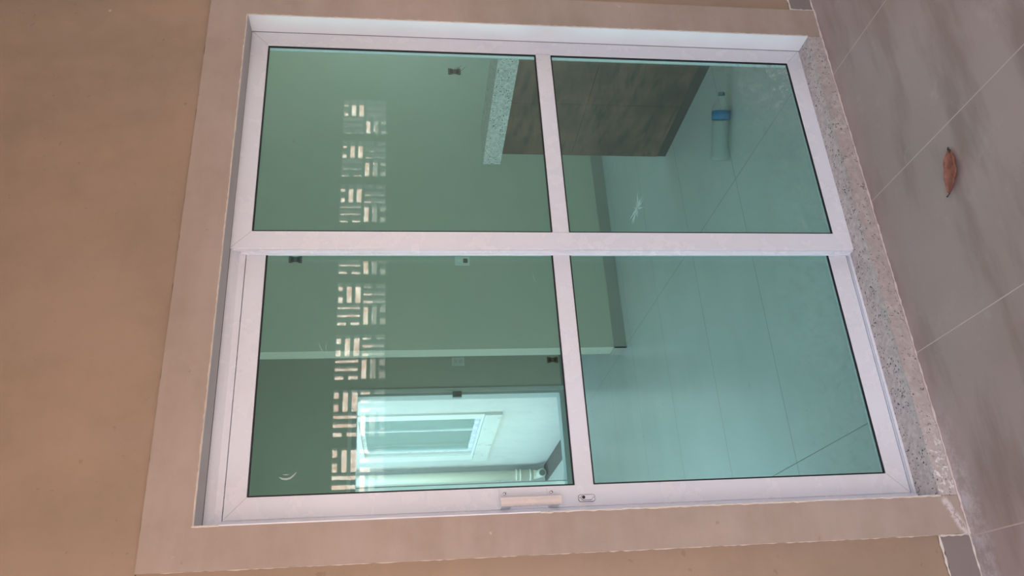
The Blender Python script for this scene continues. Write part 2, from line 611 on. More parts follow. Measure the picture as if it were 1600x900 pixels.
# outside floor, its skirting tiles on both sides of the surround
o = boxes('floor', [(-3.6, 4.3, -3.1, YW + 0.0, ZP - 0.1, ZP)], M['patio_floor'])
tag(o, kind='structure')
for nm, x0, x1 in (('baseboard_left', -3.6, -1.017), ('baseboard_right', 0.947, 4.3)):
    lst = []
    x = x0
    cuts = [x0] + [c for c in (-2.67, -2.12, -1.57) if x0 < c < x1] + [c for c in (1.18, 1.73, 2.28, 2.83, 3.38, 3.93) if x0 < c < x1] + [x1]
    for a, b in zip(cuts[:-1], cuts[1:]):
        lst.append((a + 0.001, b - 0.001, YW - 0.008, YW, ZP + 0.002, ZP + 0.088))
    o = boxes(nm, lst, M['skirt_tile'], bevel=0.001)
    tag(o, kind='structure')
    bm = bmesh.new()
    ragged_bead(bm, (x0, YW - 0.005, ZP + 0.091), (x1, YW - 0.005, ZP + 0.091), 0.0042, seed=11)
    ragged_bead(bm, (x0, YW - 0.009, ZP + 0.001), (x1, YW - 0.009, ZP + 0.001), 0.0034, seed=12)
    xe = x1 if x1 < 0 else x0
    ragged_bead(bm, (xe, YW - 0.009, ZP + 0.002), (xe, YW - 0.009, ZP + 0.09), 0.0032, seed=13)
    mesh_obj('grout_line', bm, M['caulk'], o)

# granite threshold
bm = bmesh.new()
vs = box(bm, OX0 + 0.001, OX1 - 0.001, -0.079, 0.112, ZP - 0.002, ZS)
bev(bm, 0.003, 2)
o = mesh_obj('trim_2', bm, M['granite'])
tag(o, kind='structure')
bm = bmesh.new()
ragged_bead(bm, (-1.016, -0.082, ZP + 0.001), (0.945, -0.082, ZP + 0.001), 0.0042, seed=21)
mesh_obj('grout_line', bm, simple('pink_grout', (0.64, 0.54, 0.50, 1), 0.9, var=0.2, scale=40), o)
# patio shell behind and around the camera
o = boxes('ceiling', [(-3.6, 4.3, -3.1, YW, 2.95, 3.07)], M['ceiling'])
tag(o, kind='structure')
o = mesh_obj('wall_right', slab_bm(-3.1, YW, ZP, 2.95, 4.3, 4.42, [(-2.9, -0.2, 0.0, 2.80)], YZ), M['patio_wall'])  # unseen opening added in this wall to brighten the patio
tag(o, kind='structure')
o = mesh_obj('wall_left', slab_bm(-3.1, 0.112, ZP, 2.95, -3.72, -3.6, [(-2.90, -1.05, 0.05, 2.80)], YZ), M['patio_wall'])
tag(o, kind='structure')
portal('patio_added_side_portal', (4.36, -1.55, 1.40), (-1, 0, 0), 2.7, 2.8)
portal('patio_opening_light', (-3.66, -1.975, 1.425), (1, 0, 0), 1.85, 2.75)

# rear wall with one row of basket-weave vent blocks (seen mirrored in the glass)
YB = -2.965
PU, UW, UH, UZ = 0.4017, 0.333, 0.340, 1.598
starts = [2.925 - PU * k for k in range(9)] + [2.925 + PU * 2, 2.925 + PU * 3]
holes = [(s - UW, s, UZ, UZ + UH) for s in starts] + [(-2.9, -1.0, ZP, 2.75)]  # last hole: unseen wide opening added to bring more daylight into the patio
rear = mesh_obj('wall_rear', slab_bm(-3.72, 4.42, ZP, 3.07, YB - 0.07, YB, holes, XZ), M['patio_wall'])
tag(rear, kind='structure')
portal('patio_added_rear_portal', (-1.95, YB - 0.05, 1.32), (0, 1, 0), 1.9, 2.86)


def quad(s0, z0, horiz, split):
    """three slots in a 0.16 m square; one of them is cut in two by a bridge"""
    L = 0.155
    out = []
    lanes = [(0.0, 0.035), (0.059, 0.096), (0.118, 0.158)]
    for i, (a, b) in enumerate(lanes):
        segs = [(0.0, L)]
        if i == split:
            segs = [(0.0, 0.062), (0.090, L)]
        for p, q in segs:
            if horiz:
                out.append((s0 + p, s0 + q, z0 + a, z0 + b))
            else:
                out.append((s0 + a, s0 + b, z0 + p, z0 + q))
    return out


proto = None
for s in starts:
    if proto is None:
        # local u runs from 0 (larger X) to UW; z from the block's top down
        hs = quad(0.004, 0.004, True, 0) + quad(0.172, 0.004, False, 2) + quad(0.004, 0.180, False, 0) + quad(0.172, 0.180, True, 2)
        bmq = slab_bm(0.0, UW, 0.0, UH, 0.0, 0.05, hs, lambda u, v, t: (s - u, YB - t, UZ + UH - v))
        proto = mesh_obj('vent_block', bmq, M['block'], rear)
        s_first = s
    else:
        c = proto.copy()
        COL.objects.link(c)
        c.parent = rear
        c.matrix_parent_inverse = Matrix.Identity(4)
        c.location = (s - s_first, 0, 0)

# the neighbour's house across the yard, only met in the mirror image
boxes_n = boxes('neighbour_house', [(-9, 12, -9.4, -8.87, -0.3, 1.95)], M['grey_wall'])
tag(boxes_n, kind='structure')
bm = bmesh.new()
nx, ny = 300, 34
grid = []
for j in range(ny + 1):
    row = []
    fy = j / ny
    for i in range(nx + 1):
        x = -9 + 21 * i / nx
        w = abs(math.sin((x + 9) * math.pi / 0.23)) * 0.11
        saw = ((fy * 11) % 1.0) * 0.05
        row.append(bm.verts.new((x + 0.05 * fy * 11 % 0.1, -8.9 - 4.2 * fy, 1.90 + 2.1 * fy + w - saw)))
    grid.append(row)
for j in range(ny):
    for i in range(nx):
        bm.faces.new([grid[j][i], grid[j][i + 1], grid[j + 1][i + 1], grid[j + 1][i]])
roof = mesh_obj('roof', bm, M['roof'], boxes_n, smooth=True)
o = boxes('ground', [(-14, 16, -16, -3.07, -0.42, -0.32), (-14, -3.72, -3.07, 12, -0.42, -0.32)], M['earth'])
tag(o, kind='structure')

# ------------------------------------------------------------------ the sliding door
door = empty('door_1', (-0.045, 0.0, ZS))
tag(door, kind='structure')
A = M['alu']

# outer frame: head with its sloping lip, right jamb, left jamb, track
bm = bmesh.new()


def prism_x(bm, x0, x1, prof, mi=0):
    a = [bm.verts.new((x0, y, z)) for y, z in prof]
    b = [bm.verts.new((x1, y, z)) for y, z in prof]
    n = len(prof)
    for i in range(n):
        bm.faces.new([a[i], a[(i + 1) % n], b[(i + 1) % n], b[i]]).material_index = mi
    bm.faces.new(a[::-1])
    bm.faces.new(b)


# head, left run (over the sliding leaf): curved soffit, front strip
prism_x(bm, OX0, -0.0625, [(0.010, OZ1), (0.0145, 1.984), (0.021, 1.974), (0.030, 1.966), (0.030, 1.9475), (0.075, 1.9475), (0.075, OZ1)])
# head, right run (over the fixed leaf)
prism_x(bm, -0.0625, OX1, [(0.006, OZ1), (0.0065, 1.991), (0.012, 1.980), (0.031, 1.972), (0.075, 1.9475), (0.075, OZ1)])
# jambs
box(bm, OX0, -0.890, 0.006, 0.075, ZS, OZ1)
box(bm, -0.890, -0.8764, 0.0315, 0.075, ZS, 1.9475)
box(bm, -0.890, -0.8795, 0.024, 0.032, ZS, 1.9475)
box(bm, 0.8155, OX1 + 0.004, 0.0, 0.075, ZS, OZ1)
# bottom track
box(bm, OX0, OX1, 0.034, 0.080, ZS - 0.001, ZS + 0.011)
box(bm, OX0, -0.055, 0.027, 0.030, ZS, ZS + 0.009)
frame = mesh_obj('outer_frame', bm, A, door)
boxes('frame_joint', [(OX0 + 0.001, OX1 - 0.001, 0.0035, 0.0065, OZ1 - 0.0034, OZ1 - 0.0002), (OX1 - 0.0042, OX1 - 0.0002, -0.0016, 0.0004, ZS + 0.001, OZ1 - 0.003)], M['line'], frame)


def leaf(name, x0, x1, z0, z1, gx0, gx1, gz0, gz1, gz2, gz3, y0, depth, gasket_w, mitres):
    """a glazed leaf: four rails with chamfered glazing beads, a transom, two panes with black gaskets"""
    c = 0.0025
    bm = slab_bm(x0, x1, z0, z1, y0, y0 + depth, [(gx0, gx1, gz0, gz1), (gx0, gx1, gz2, gz3)], XZ)
    bmesh.ops.recalc_face_normals(bm, faces=bm.faces)
    ed = [e for e in bm.edges if len(e.link_faces) == 2 and e.calc_face_angle(0) > 0.6]
    bmesh.ops.bevel(bm, geom=ed, offset=0.0018, segments=2, affect='EDGES', profile=0.5)
    lf = mesh_obj(name, bm, A, door)
    for (a, b) in ((gz0, gz1), (gz2, gz3)):
        yg = y0 + 0.009
        boxes('glass_pane', [(gx0 - 0.004, gx1 + 0.004, yg, yg + 0.006, a - 0.004, b + 0.004)], M['glass'], lf)
        w = gasket_w
        gb = slab_bm(gx0 - 0.001, gx1 + 0.001, a - 0.001, b + 0.001, yg - 0.006, yg - 0.0003,
                     [(gx0 + w, gx1 - w, a + w, b - w)], XZ)
        mesh_obj('gasket', gb, M['gasket'], lf)
    # mitre lines at the corners and butt lines at the transom
    bm = bmesh.new()
    for (p, q) in mitres:
        d = (Vector(q) - Vector(p)).normalized()
        n = Vector((-d.y, d.x)) * 0.0005
        P, Q = Vector(p), Vector(q)
        vs = [(P.x + n.x, P.y + n.y), (Q.x + n.x, Q.y + n.y), (Q.x - n.x, Q.y - n.y), (P.x - n.x, P.y - n.y)]
        lo = [bm.verts.new((v[0], y0 - 0.0002, v[1])) for v in vs]
        hi = [bm.verts.new((v[0], y0 + 0.001, v[1])) for v in vs]
        bm.faces.new(lo)
        bm.faces.new(hi[::-1])
        for i in range(4):
            bm.faces.new([lo[i], lo[(i + 1) % 4], hi[(i + 1) % 4], hi[i]])
    mesh_obj('corner_joint', bm, simple(name + '_joint', (0.40, 0.36, 0.35, 1), 0.8), lf)
    return lf


GX1 = 0.7515
fixed = leaf('fixed_leaf', -0.0620, 0.8150, ZS + 0.0005, 1.9900, 0.0, GX1, 0.0, 0.923, 0.978, 1.930, 0.0, 0.027, 0.0046,
             [((0.815, 1.99), (GX1 + 0.002, 1.932)), ((0.813, ZS + 0.002), (GX1 + 0.002, -0.002)), ((-0.058, 1.988), (-0.002, 1.932)),
              ((-0.0005, 0.924), (-0.0005, 0.977)), ((GX1 + 0.0008, 0.924), (GX1 + 0.0008, 0.977))])
# interlock lips down the edge of the meeting stile
bm = bmesh.new()
box(bm, -0.0680, -0.0615, 0.0035, 0.0075, ZS + 0.004, 1.984)
box(bm, -0.0650, -0.0615, 0.0150, 0.0262, ZS + 0.002, 1.962)
box(bm, -0.0705, -0.0615, 0.0262, 0.0290, ZS + 0.002, 1.960)
bev(bm, 0.0008)
mesh_obj('interlock_lip', bm, A, fixed)

sliding = leaf('sliding_leaf', -0.8760, -0.0100, -0.0440, 1.9455, -0.8157, -0.0590, 0.0189, 0.923, 0.978, 1.887, 0.030, 0.027, 0.0044,
               [((-0.873, 1.943), (-0.8177, 1.889)), ((-0.873, -0.041), (-0.8177, 0.017))])

# pull handle: two feet screwed to the stile and a rounded bar standing off it
hd = empty('pull_handle', (-0.845, 0.03, 1.11))
hd.parent = door
hd.matrix_parent_inverse = Matrix.Translation(-door.location)


def sub(name, bm, mat, smooth=False):
    o = mesh_obj(name, bm, mat, None, smooth)
    o.parent = hd
    o.matrix_parent_inverse = Matrix.Translation(-hd.location)
    return o


bm = bmesh.new()
# base strip with two raised feet
box(bm, -0.8500, -0.8235, 0.0285, 0.0302, 1.0335, 1.1975)
for z in (1.0330, 1.1690):
    box(bm, -0.8755, -0.8210, 0.0250, 0.0302, z, z + 0.0285)
    box(bm, -0.8755, -0.8525, -0.014, 0.026, z + 0.001, z + 0.0275)
bev(bm, 0.0014, 2)
sub('handle_base', bm, A)
bm = bmesh.new()
# grip with a soft D section
prof = []
for k in range(13):
    a = math.pi * k / 12
    prof.append((-0.8635 + 0.0130 * math.cos(a), -0.0130 - 0.0085 * math.sin(a)))
prof += [(-0.8765, -0.010), (-0.8505, -0.010)]
a_ = [bm.verts.new((x, y, 1.030)) for x, y in prof]
b_ = [bm.verts.new((x, y, 1.200)) for x, y in prof]
n = len(prof)
for i in range(n):
    bm.faces.new([a_[i], a_[(i + 1) % n], b_[(i + 1) % n], b_[i]])
bm.faces.new(a_)
bm.faces.new(b_[::-1])
sub('handle_grip', bm, M['handle'])
for z in (1.0495, 1.1830):
    bm = bmesh.new()
    bmesh.ops.create_uvsphere(bm, u_segments=16, v_segments=8, radius=0.0047)
    for v in bm.verts:
        v.co.y *= 0.5
        v.co += Vector((-0.8335, 0.0235, z))
    sub('screw', bm, M['screw'], True)

# lock plate with keyhole
lk = empty('lock', (-0.852, 0.03, 0.948))
lk.parent = door
lk.matrix_parent_inverse = Matrix.Translation(-door.location)


def rounded_plate(x0, x1, y0, y1, z0, z1, r, seg=6):
    bm = bmesh.new()
    pts = []
    for cx, cz, a0 in ((x1 - r, z1 - r, 0), (x0 + r, z1 - r, 90), (x0 + r, z0 + r, 180), (x1 - r, z0 + r, 270)):
        for k in range(seg + 1):
            a = math.radians(a0 + 90 * k / seg)
            pts.append((cx + r * math.cos(a), cz + r * math.sin(a)))
    f = [bm.verts.new((x, y0, z)) for x, z in pts]
    g = [bm.verts.new((x, y1, z)) for x, z in pts]
    m = len(pts)
    for i in range(m):
        bm.faces.new([f[i], f[(i + 1) % m], g[(i + 1) % m], g[i]])
    bm.faces.new(f)
    bm.faces.new(g[::-1])
    bev(bm, 0.0006, 1, 0.9)
    return bm


def cyl(bm, c, axis, r, h, seg=20):
    c, axis = Vector(c), Vector(axis)
    tube(bm, [c, c + axis * h], r, seg)


def lsub(name, bm, mat, smooth=False):
    o = mesh_obj(name, bm, mat, None, smooth)
    o.parent = lk
    o.matrix_parent_inverse = Matrix.Translation(-lk.location)
    return o


lsub('lock_gap', rounded_plate(-0.8642, -0.8433, 0.0284, 0.0302, 0.9228, 0.9722, 0.0076), M['line'])
lsub('lock_plate', rounded_plate(-0.8630, -0.8445, 0.0275, 0.0302, 0.9240, 0.9710, 0.0070), A)
lsub('lock_boss_gap', rounded_plate(-0.8600, -0.8458, 0.0262, 0.0300, 0.9310, 0.9650, 0.0066), M['line'])
lsub('lock_boss', rounded_plate(-0.8590, -0.8465, 0.0235, 0.0300, 0.9320, 0.9640, 0.0058), A)
bm = bmesh.new()
cyl(bm, (-0.8520, 0.0230, 0.9575), (0, 1, 0), 0.0046, 0.002)
lsub('keyhole', bm, M['black'])
for z in (0.9272, 0.9680):
    bm = bmesh.new()
    cyl(bm, (-0.8525, 0.0268, z), (0, 1, 0), 0.0014, 0.002, 10)
    lsub('screw', bm, M['line'])

# dried marks on the panes (each a thin film of dirt on the glass)
def smear(name, pts, w, y, parent):
    bm = bmesh.new()
    up, dn = [], []
    for i, (x, z) in enumerate(pts):
        t = i / (len(pts) - 1)
        a = pts[min(i + 1, len(pts) - 1)]
        b = pts[max(i - 1, 0)]
        d = Vector((a[0] - b[0], a[1] - b[1])).normalized()
        h = w * (0.25 + math.sin(math.pi * min(1, max(0, t)) ** 0.7) * 0.75) * 0.5
        up.append((x - d.y * h, z + d.x * h))
        dn.append((x + d.y * h, z - d.x * h))
    ring = up + dn[::-1]
    f = [bm.verts.new((x, y - 0.0003, z)) for x, z in ring]
    g = [bm.verts.new((x, y, z)) for x, z in ring]
    bm.faces.new(f)
    bm.faces.new(g[::-1])
    m = len(ring)
    for i in range(m):
        bm.faces.new([f[i], f[(i + 1) % m], g[(i + 1) % m], g[i]])
    return mesh_obj(name, bm, M['smear'], parent)


yl = 0.0388
smear('dirt_smear', [(-0.762, 1.806), (-0.7665, 1.797), (-0.768, 1.786), (-0.765, 1.775), (-0.758, 1.767), (-0.750, 1.760)], 0.0055, yl, sliding)
smear('dirt_smear', [(-0.7545, 1.797), (-0.756, 1.788), (-0.7545, 1.779)], 0.0028, yl, sliding)
smear('dirt_smear', [(-0.358, 1.716), (-0.372, 1.712), (-0.384, 1.706), (-0.392, 1.700)], 0.0012, yl, sliding)
smear('dirt_smear', [(-0.362, 1.690), (-0.378, 1.694), (-0.396, 1.689)], 0.0010, yl, sliding)
smear('dirt_smear', [(-0.128, 1.048), (-0.146, 1.047), (-0.166, 1.040)], 0.0010, yl, sliding)

# ------------------------------------------------------------------ the room behind the glass
YP = 2.81       # face of the partition
YF = 4.75       # face of the far wall
o = boxes('floor', [(-1.7, 4.2, 0.05, 4.9, ZR - 0.05, ZR)], M['room_floor'])
tag(o, kind='structure')
o = boxes('ceiling', [(-1.7, 4.2, 0.10, 4.9, 2.75, 2.87)], simple('room_ceiling', (0.75, 0.75, 0.72, 1), 0.8, scale=2))
tag(o, kind='structure')
o = mesh_obj('wall_partition', slab_bm(0.70, 4.2, ZR, 2.75, YP, YP + 0.13, [], XZ), M['inner_wall'])
tag(o, kind='structure')
o = boxes('baseboard_partition', [(0.693, 4.2, YP - 0.008, YP, ZR, ZR + 0.088), (0.693, 0.70, YP - 0.008, YP + 0.138, ZR, ZR + 0.088)], M['inner_skirt'])
tag(o, kind='structure')
DX0, DX1, DZ1 = -0.45, 1.075, 1.955
o = mesh_obj('wall_far', slab_bm(-1.7, 4.2, ZR - 0.3, 2.95, YF, YF + 0.14, [(DX0, DX1, ZR, DZ1)], XZ), M['inner_wall'])
tag(o, kind='structure')
o = boxes('baseboard_far', [(-1.7, DX0, YF - 0.008, YF, ZR, ZR + 0.085), (DX1, 4.2, YF - 0.008, YF, ZR, ZR + 0.085)], M['inner_skirt'])
tag(o, kind='structure')
o = mesh_obj('wall_room_left', slab_bm(0.10, 4.89, ZR - 0.3, 2.87, -1.85, -1.70, [(0.7, 3.1, ZR, 2.45)], YZ), M['inner_wall'])
tag(o, kind='structure')
portal('room_opening_light', (-1.78, 1.9, 1.19), (1, 0, 0), 2.4, 2.51)
o = mesh_obj('wall_room_right', slab_bm(0.10, 4.89, ZR - 0.3, 2.87, 4.2, 4.35, [(0.9, 2.4, 1.0, 2.2)], YZ), M['inner_wall'])
tag(o, kind='structure')
portal('kitchen_opening_light', (4.28, 1.65, 1.6), (-1, 0, 0), 1.5, 1.2)

# far door: aluminium frame around the bright opening
d2 = empty('door_2', (0.64, YF, ZR))
tag(d2, kind='structure')
bm = slab_bm(DX0 - 0.012, DX1 + 0.010, ZR, DZ1 + 0.004, YF - 0.012, YF - 0.001, [(DX0 + 0.010, DX1 - 0.028, ZR + 0.02, DZ1 - 0.03)], XZ)
bev(bm, 0.002)
mesh_obj('architrave', bm, simple('architrave_enamel', (0.66, 0.70, 0.68, 1), 0.4), d2)
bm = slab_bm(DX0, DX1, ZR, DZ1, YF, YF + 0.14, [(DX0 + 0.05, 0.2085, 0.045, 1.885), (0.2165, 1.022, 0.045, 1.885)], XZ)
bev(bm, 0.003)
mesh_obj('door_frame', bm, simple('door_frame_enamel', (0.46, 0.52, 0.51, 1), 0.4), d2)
bm = bmesh.new()
box(bm, 0.995, 1.050, YF - 0.020, YF + 0.02, 0.950, 1.032)
bev(bm, 0.004, 2)
mesh_obj('strike_plate', bm, simple('strike_metal', (0.26, 0.28, 0.27, 1), 0.35, 0.6), d2)

# light well outside the far door: white wall with a window, end wall, pipe in the corner
XW, YE, ZG = 1.12, 8.02, -0.325
WY0, WY1, WZ0, WZ1 = 5.80, 7.275, 0.675, 1.935
o = mesh_obj('wall_courtyard_right', slab_bm(4.89, YE + 0.15, ZG - 0.1, 6.2, XW, XW + 0.15, [(WY0, WY1, WZ0, WZ1)], YZ), M['white_wall'])  # raised high above the visible part to keep sun out of the doorway
tag(o, kind='structure')
o = boxes('wall_courtyard_end', [(-3.7, XW + 0.15, YE, YE + 0.15, ZG - 0.1, 2.9)], M['white_wall'])
tag(o, kind='structure')
o = boxes('ground', [(-3.7, XW, 4.89, YE, ZG - 0.1, ZG)], M['earth'])
tag(o, kind='structure')
o = boxes('trim_3', [(-0.6, 0.80, 4.89, 7.55, ZG, ZG + 0.07)], M['concrete'])
tag(o, kind='structure')

w1 = empty('window_1', (XW, 6.54, WZ0))
tag(w1, kind='structure')
bm = slab_bm(5.63, 7.51, 0.655, 1.985, XW - 0.02, XW + 0.001, [(WY0 - 0.012, WY1 + 0.01, 0.68, WZ1)], YZ)
bev(bm, 0.003)
mesh_obj('window_trim', bm, simple('window_trim_paint', (0.76, 0.77, 0.76, 1), 0.5), w1)
bm = bmesh.new()
box(bm, XW - 0.035, XW + 0.02, 5.62, 7.52, 0.478, 0.652)
bev(bm, 0.004)
sill_m = NT('stained_marble_sill')
sill_c = sill_m.mix(sill_m.noise(6, 6, 0.75, lo=0.52, hi=0.72), (0.68, 0.69, 0.68, 1), (0.40, 0.34, 0.30, 1))
mesh_obj('window_sill', bm, sill_m.done(sill_c, 0.5), w1)
bm = slab_bm(WY0, WY1, WZ0, WZ1, XW + 0.03, XW + 0.07, [(WY0 + 0.045, 6.362, WZ0 + 0.05, WZ1 - 0.04), (6.385, WY1 - 0.045, WZ0 + 0.05, WZ1 - 0.04)], YZ)
bev(bm, 0.002)
wf = mesh_obj('window_frame', bm, M['alu'], w1)
for a, b in ((WY0 + 0.04, 6.365), (6.382, WY1 - 0.04)):
    boxes('pane', [(XW + 0.045, XW + 0.05, a, b, WZ0 + 0.045, WZ1 - 0.035)], M['glass_far'], wf)
# room behind that window, ceiling gap added so skylight brightens the panes
bm = bmesh.new()
for (x0, x1, y0, y1, z0, z1) in ((XW + 1.6, XW + 1.7, 5.2, 7.9, 0.0, 2.6), (XW + 0.15, XW + 1.6, 5.2, 5.3, 0.0, 2.6), (XW + 0.15, XW + 1.6, 7.8, 7.9, 0.0, 2.6),
                                 (XW + 0.15, XW + 1.6, 5.3, 7.8, 0.0, 0.1), (XW + 0.15, XW + 1.2, 5.3, 7.8, 2.5, 2.6)):
    box(bm, x0, x1, y0, y1, z0, z1)
o = mesh_obj('wall_side_room', bm, simple('side_room_paint', (0.75, 0.78, 0.78, 1), 0.8))
tag(o, kind='structure')

dp = empty('drain_pipe', (0.99, 7.93, ZG))
tag(dp, 'cream plastic drain pipe with an elbow foot in the courtyard corner beyond the far doorway', 'pipe')
bm = bmesh.new()
tube(bm, [(0.985, 7.93, -0.16), (0.985, 7.93, 2.85)], 0.062, 20)
mesh_obj('pipe_run', bm, M['pipe'], dp, True)
bm = bmesh.new()
tube(bm, [(0.985, 7.93, -0.10), (0.985, 7.93, -0.19), (0.985, 7.915, -0.225), (0.982, 7.88, -0.243), (0.975, 7.82, -0.245), (0.965, 7.76, -0.245)], [0.062, 0.058, 0.052, 0.048, 0.046, 0.046], 20)
for z in (-0.13, 0.0, 0.05):
    tube(bm, [(0.985, 7.93, z), (0.985, 7.93, z + 0.02)], 0.073, 20)
tube(bm, [(0.966, 7.77, -0.245), (0.962, 7.74, -0.245)], 0.055, 20)
mesh_obj('elbow', bm, M['pipe'], dp, True)
bm = bmesh.new()
tube(bm, [(0.963, 7.745, -0.245), (0.9618, 7.738, -0.245)], 0.038, 20)
mesh_obj('pipe_mouth', bm, M['pvc_in'], dp)

# ------------------------------------------------------------------ breakfast bar: half wall clad in dark tile with granite top
kb = empty('half_wall', (1.49, 0.85, ZR))
tag(kb, 'low kitchen bar wall clad in dark wood-look tiles, standing on the grey floor behind the right leaf', 'bar wall')
bm = bmesh.new()
zc = [ZR + 0.052, 0.50, 0.905]
yc = [0.115, 0.60, 1.07, 1.528]
for a, b in zip(zc[:-1], zc[1:]):
    for c, d in zip(yc[:-1], yc[1:]):
        box(bm, 1.390, 1.60, c + 0.0008, d - 0.0008, a + 0.0008, b - 0.0008)
mesh_obj('tile_cladding', bm, M['woodtile'], kb)
boxes('plinth', [(1.392, 1.60, 0.115, 1.526, ZR, ZR + 0.051)], M['plinth'], kb)
bm = bmesh.new()
box(bm, 1.372, 1.625, 0.115, 1.605, 0.9055, 1.008)
bev(bm, 0.004, 2)
o = mesh_obj('countertop', bm, M['granite_top'])
tag(o, 'speckled grey granite countertop with a thick edge lying on the dark tiled bar wall', 'countertop')

# ------------------------------------------------------------------ wall boxes and plates
def wall_box(x, z, w, h, y, label, rim, wires):
    e = empty('electrical_box', (x, y, z))
    tag(e, label, 'electrical box')
    bm = bmesh.new()
    # hourglass outlined box: two rounded lobes with screw ears cut in
    pts = []
    for (px, pz) in ((0.5, 0.5), (0.5, 0.28), (0.36, 0.12), (0.36, -0.12), (0.5, -0.28), (0.5, -0.5), (-0.5, -0.5), (-0.5, -0.28), (-0.36, -0.12), (-0.36, 0.12), (-0.5, 0.28), (-0.5, 0.5)):
        pts.append((x + px * h * 0.0 + px * w, z + pz * h))
    f = [bm.verts.new((a, y - 0.004, b)) for a, b in pts]
    g = [bm.verts.new((a, y + 0.001, b)) for a, b in pts]
    n = len(pts)
    for i in range(n):
        bm.faces.new([f[i], f[(i + 1) % n], g[(i + 1) % n], g[i]])
    bm.faces.new(f)
    bm.faces.new(g[::-1])
    mesh_obj('box_body', bm, M[rim], e)
    for s in (-0.24, 0.24):
        bm = bmesh.new()
        box(bm, x - w * 0.30, x + w * 0.30, y - 0.0048, y - 0.0038, z + s * h - h * 0.13, z + s * h + h * 0.13)
        mesh_obj('opening', bm, M['black'], e)
    if wires:
        bm = bmesh.new()
        rnd = random.Random(int(x * 100))
        for k in range(wires):
            p = Vector((x + rnd.uniform(-0.3, 0.3) * w, y - 0.004, z - 0.3 * h + 0.2 * h * k))
            pts = [p]
            d = Vector((rnd.uniform(-0.2, 1.0), -0.8, rnd.uniform(-1.0, 0.1))).normalized()
            for q in range(6):
                d = (d + Vector((rnd.uniform(-0.4, 0.4), rnd.uniform(-0.1, 0.2), rnd.uniform(-0.5, 0.3)))).normalized()
                p = p + d * 0.013
                p.y = min(p.y, y - 0.004)
                pts.append(p.copy())
            tube(bm, pts, 0.0013, 6)
        mesh_obj('wire', bm, M['wire'], e)
    return e


wall_box(1.383, 2.208, 0.052, 0.088, YP, 'dark open electrical box high on the green wall, top corner of the sliding leaf', 'wire', 0)
wall_box(3.093, 1.055, 0.060, 0.100, YP, 'brown open electrical box with loose wires above the granite countertop', 'boxtan', 4)
wall_box(1.343, 0.083, 0.060, 0.105, YF, 'brown open electrical box low on the far shaded wall just above the door transom', 'boxtan', 0)


def plate(x, z, w, h, y, label, kind):
    e = empty(kind, (x, y, z))
    tag(e, label, 'outlet' if kind == 'outlet_plate' else 'switch')
    bm = rounded_plate(x - w / 2, x + w / 2, y - 0.008, y, z - h / 2, z + h / 2, 0.006)
    mesh_obj('cover', bm, M['plate'], e)
    if kind == 'outlet_plate':
        bm = rounded_plate(x - 0.017, x + 0.017, y - 0.0095, y - 0.007, z - 0.038, z - 0.006, 0.006)
        mesh_obj('socket', bm, M['boxtan'], e)
        bm = rounded_plate(x - 0.010, x + 0.010, y - 0.0105, y - 0.007, z + 0.012, z + 0.032, 0.003)
        mesh_obj('button', bm, M['chalk'], e)
    else:
        for s in (-0.022, 0.022):
            bm = rounded_plate(x - 0.020, x + 0.020, y - 0.0105, y - 0.007, z + s - 0.016, z + s + 0.016, 0.003)
            mesh_obj('rocker', bm, M['alu_in'], e)


plate(1.371, 1.052, 0.068, 0.105, YP, 'white outlet plate with one dark socket on the green wall beside the centre stile', 'outlet_plate')
plate(1.342, 0.972, 0.078, 0.118, YF, 'pale double switch plate on the far shaded wall right of the bright doorway', 'switch_plate')

# ------------------------------------------------------------------ water bottle lying on the room floor
bt = empty('water_bottle', (0.835, 0.765, ZR))
tag(bt, 'clear ribbed plastic water bottle with blue label lying on the grey floor behind the glass', 'bottle')
axis_a = Vector((0.835, 0.768, ZR + 0.0435))
axis_b = Vector((1.100, 0.607, ZR + 0.0435))
ad = (axis_b - axis_a).normalized()
L = (axis_b - axis_a).length


def lathe(prof, seg=40):
    bm = bmesh.new()
    side = ad.cross(Vector((0, 0, 1))).normalized()
    up = side.cross(ad)
    rings = []
    for (s, r) in prof:
        c = axis_a + ad * s
        rings.append([bm.verts.new(c + (side * math.cos(2 * math.pi * k / seg) + up * math.sin(2 * math.pi * k / seg)) * r) for k in range(seg)])
    for i in range(len(rings) - 1):
        for k in range(seg):
            bm.faces.new([rings[i][k], rings[i][(k + 1) % seg], rings[i + 1][(k + 1) % seg], rings[i + 1][k]])
    return bm


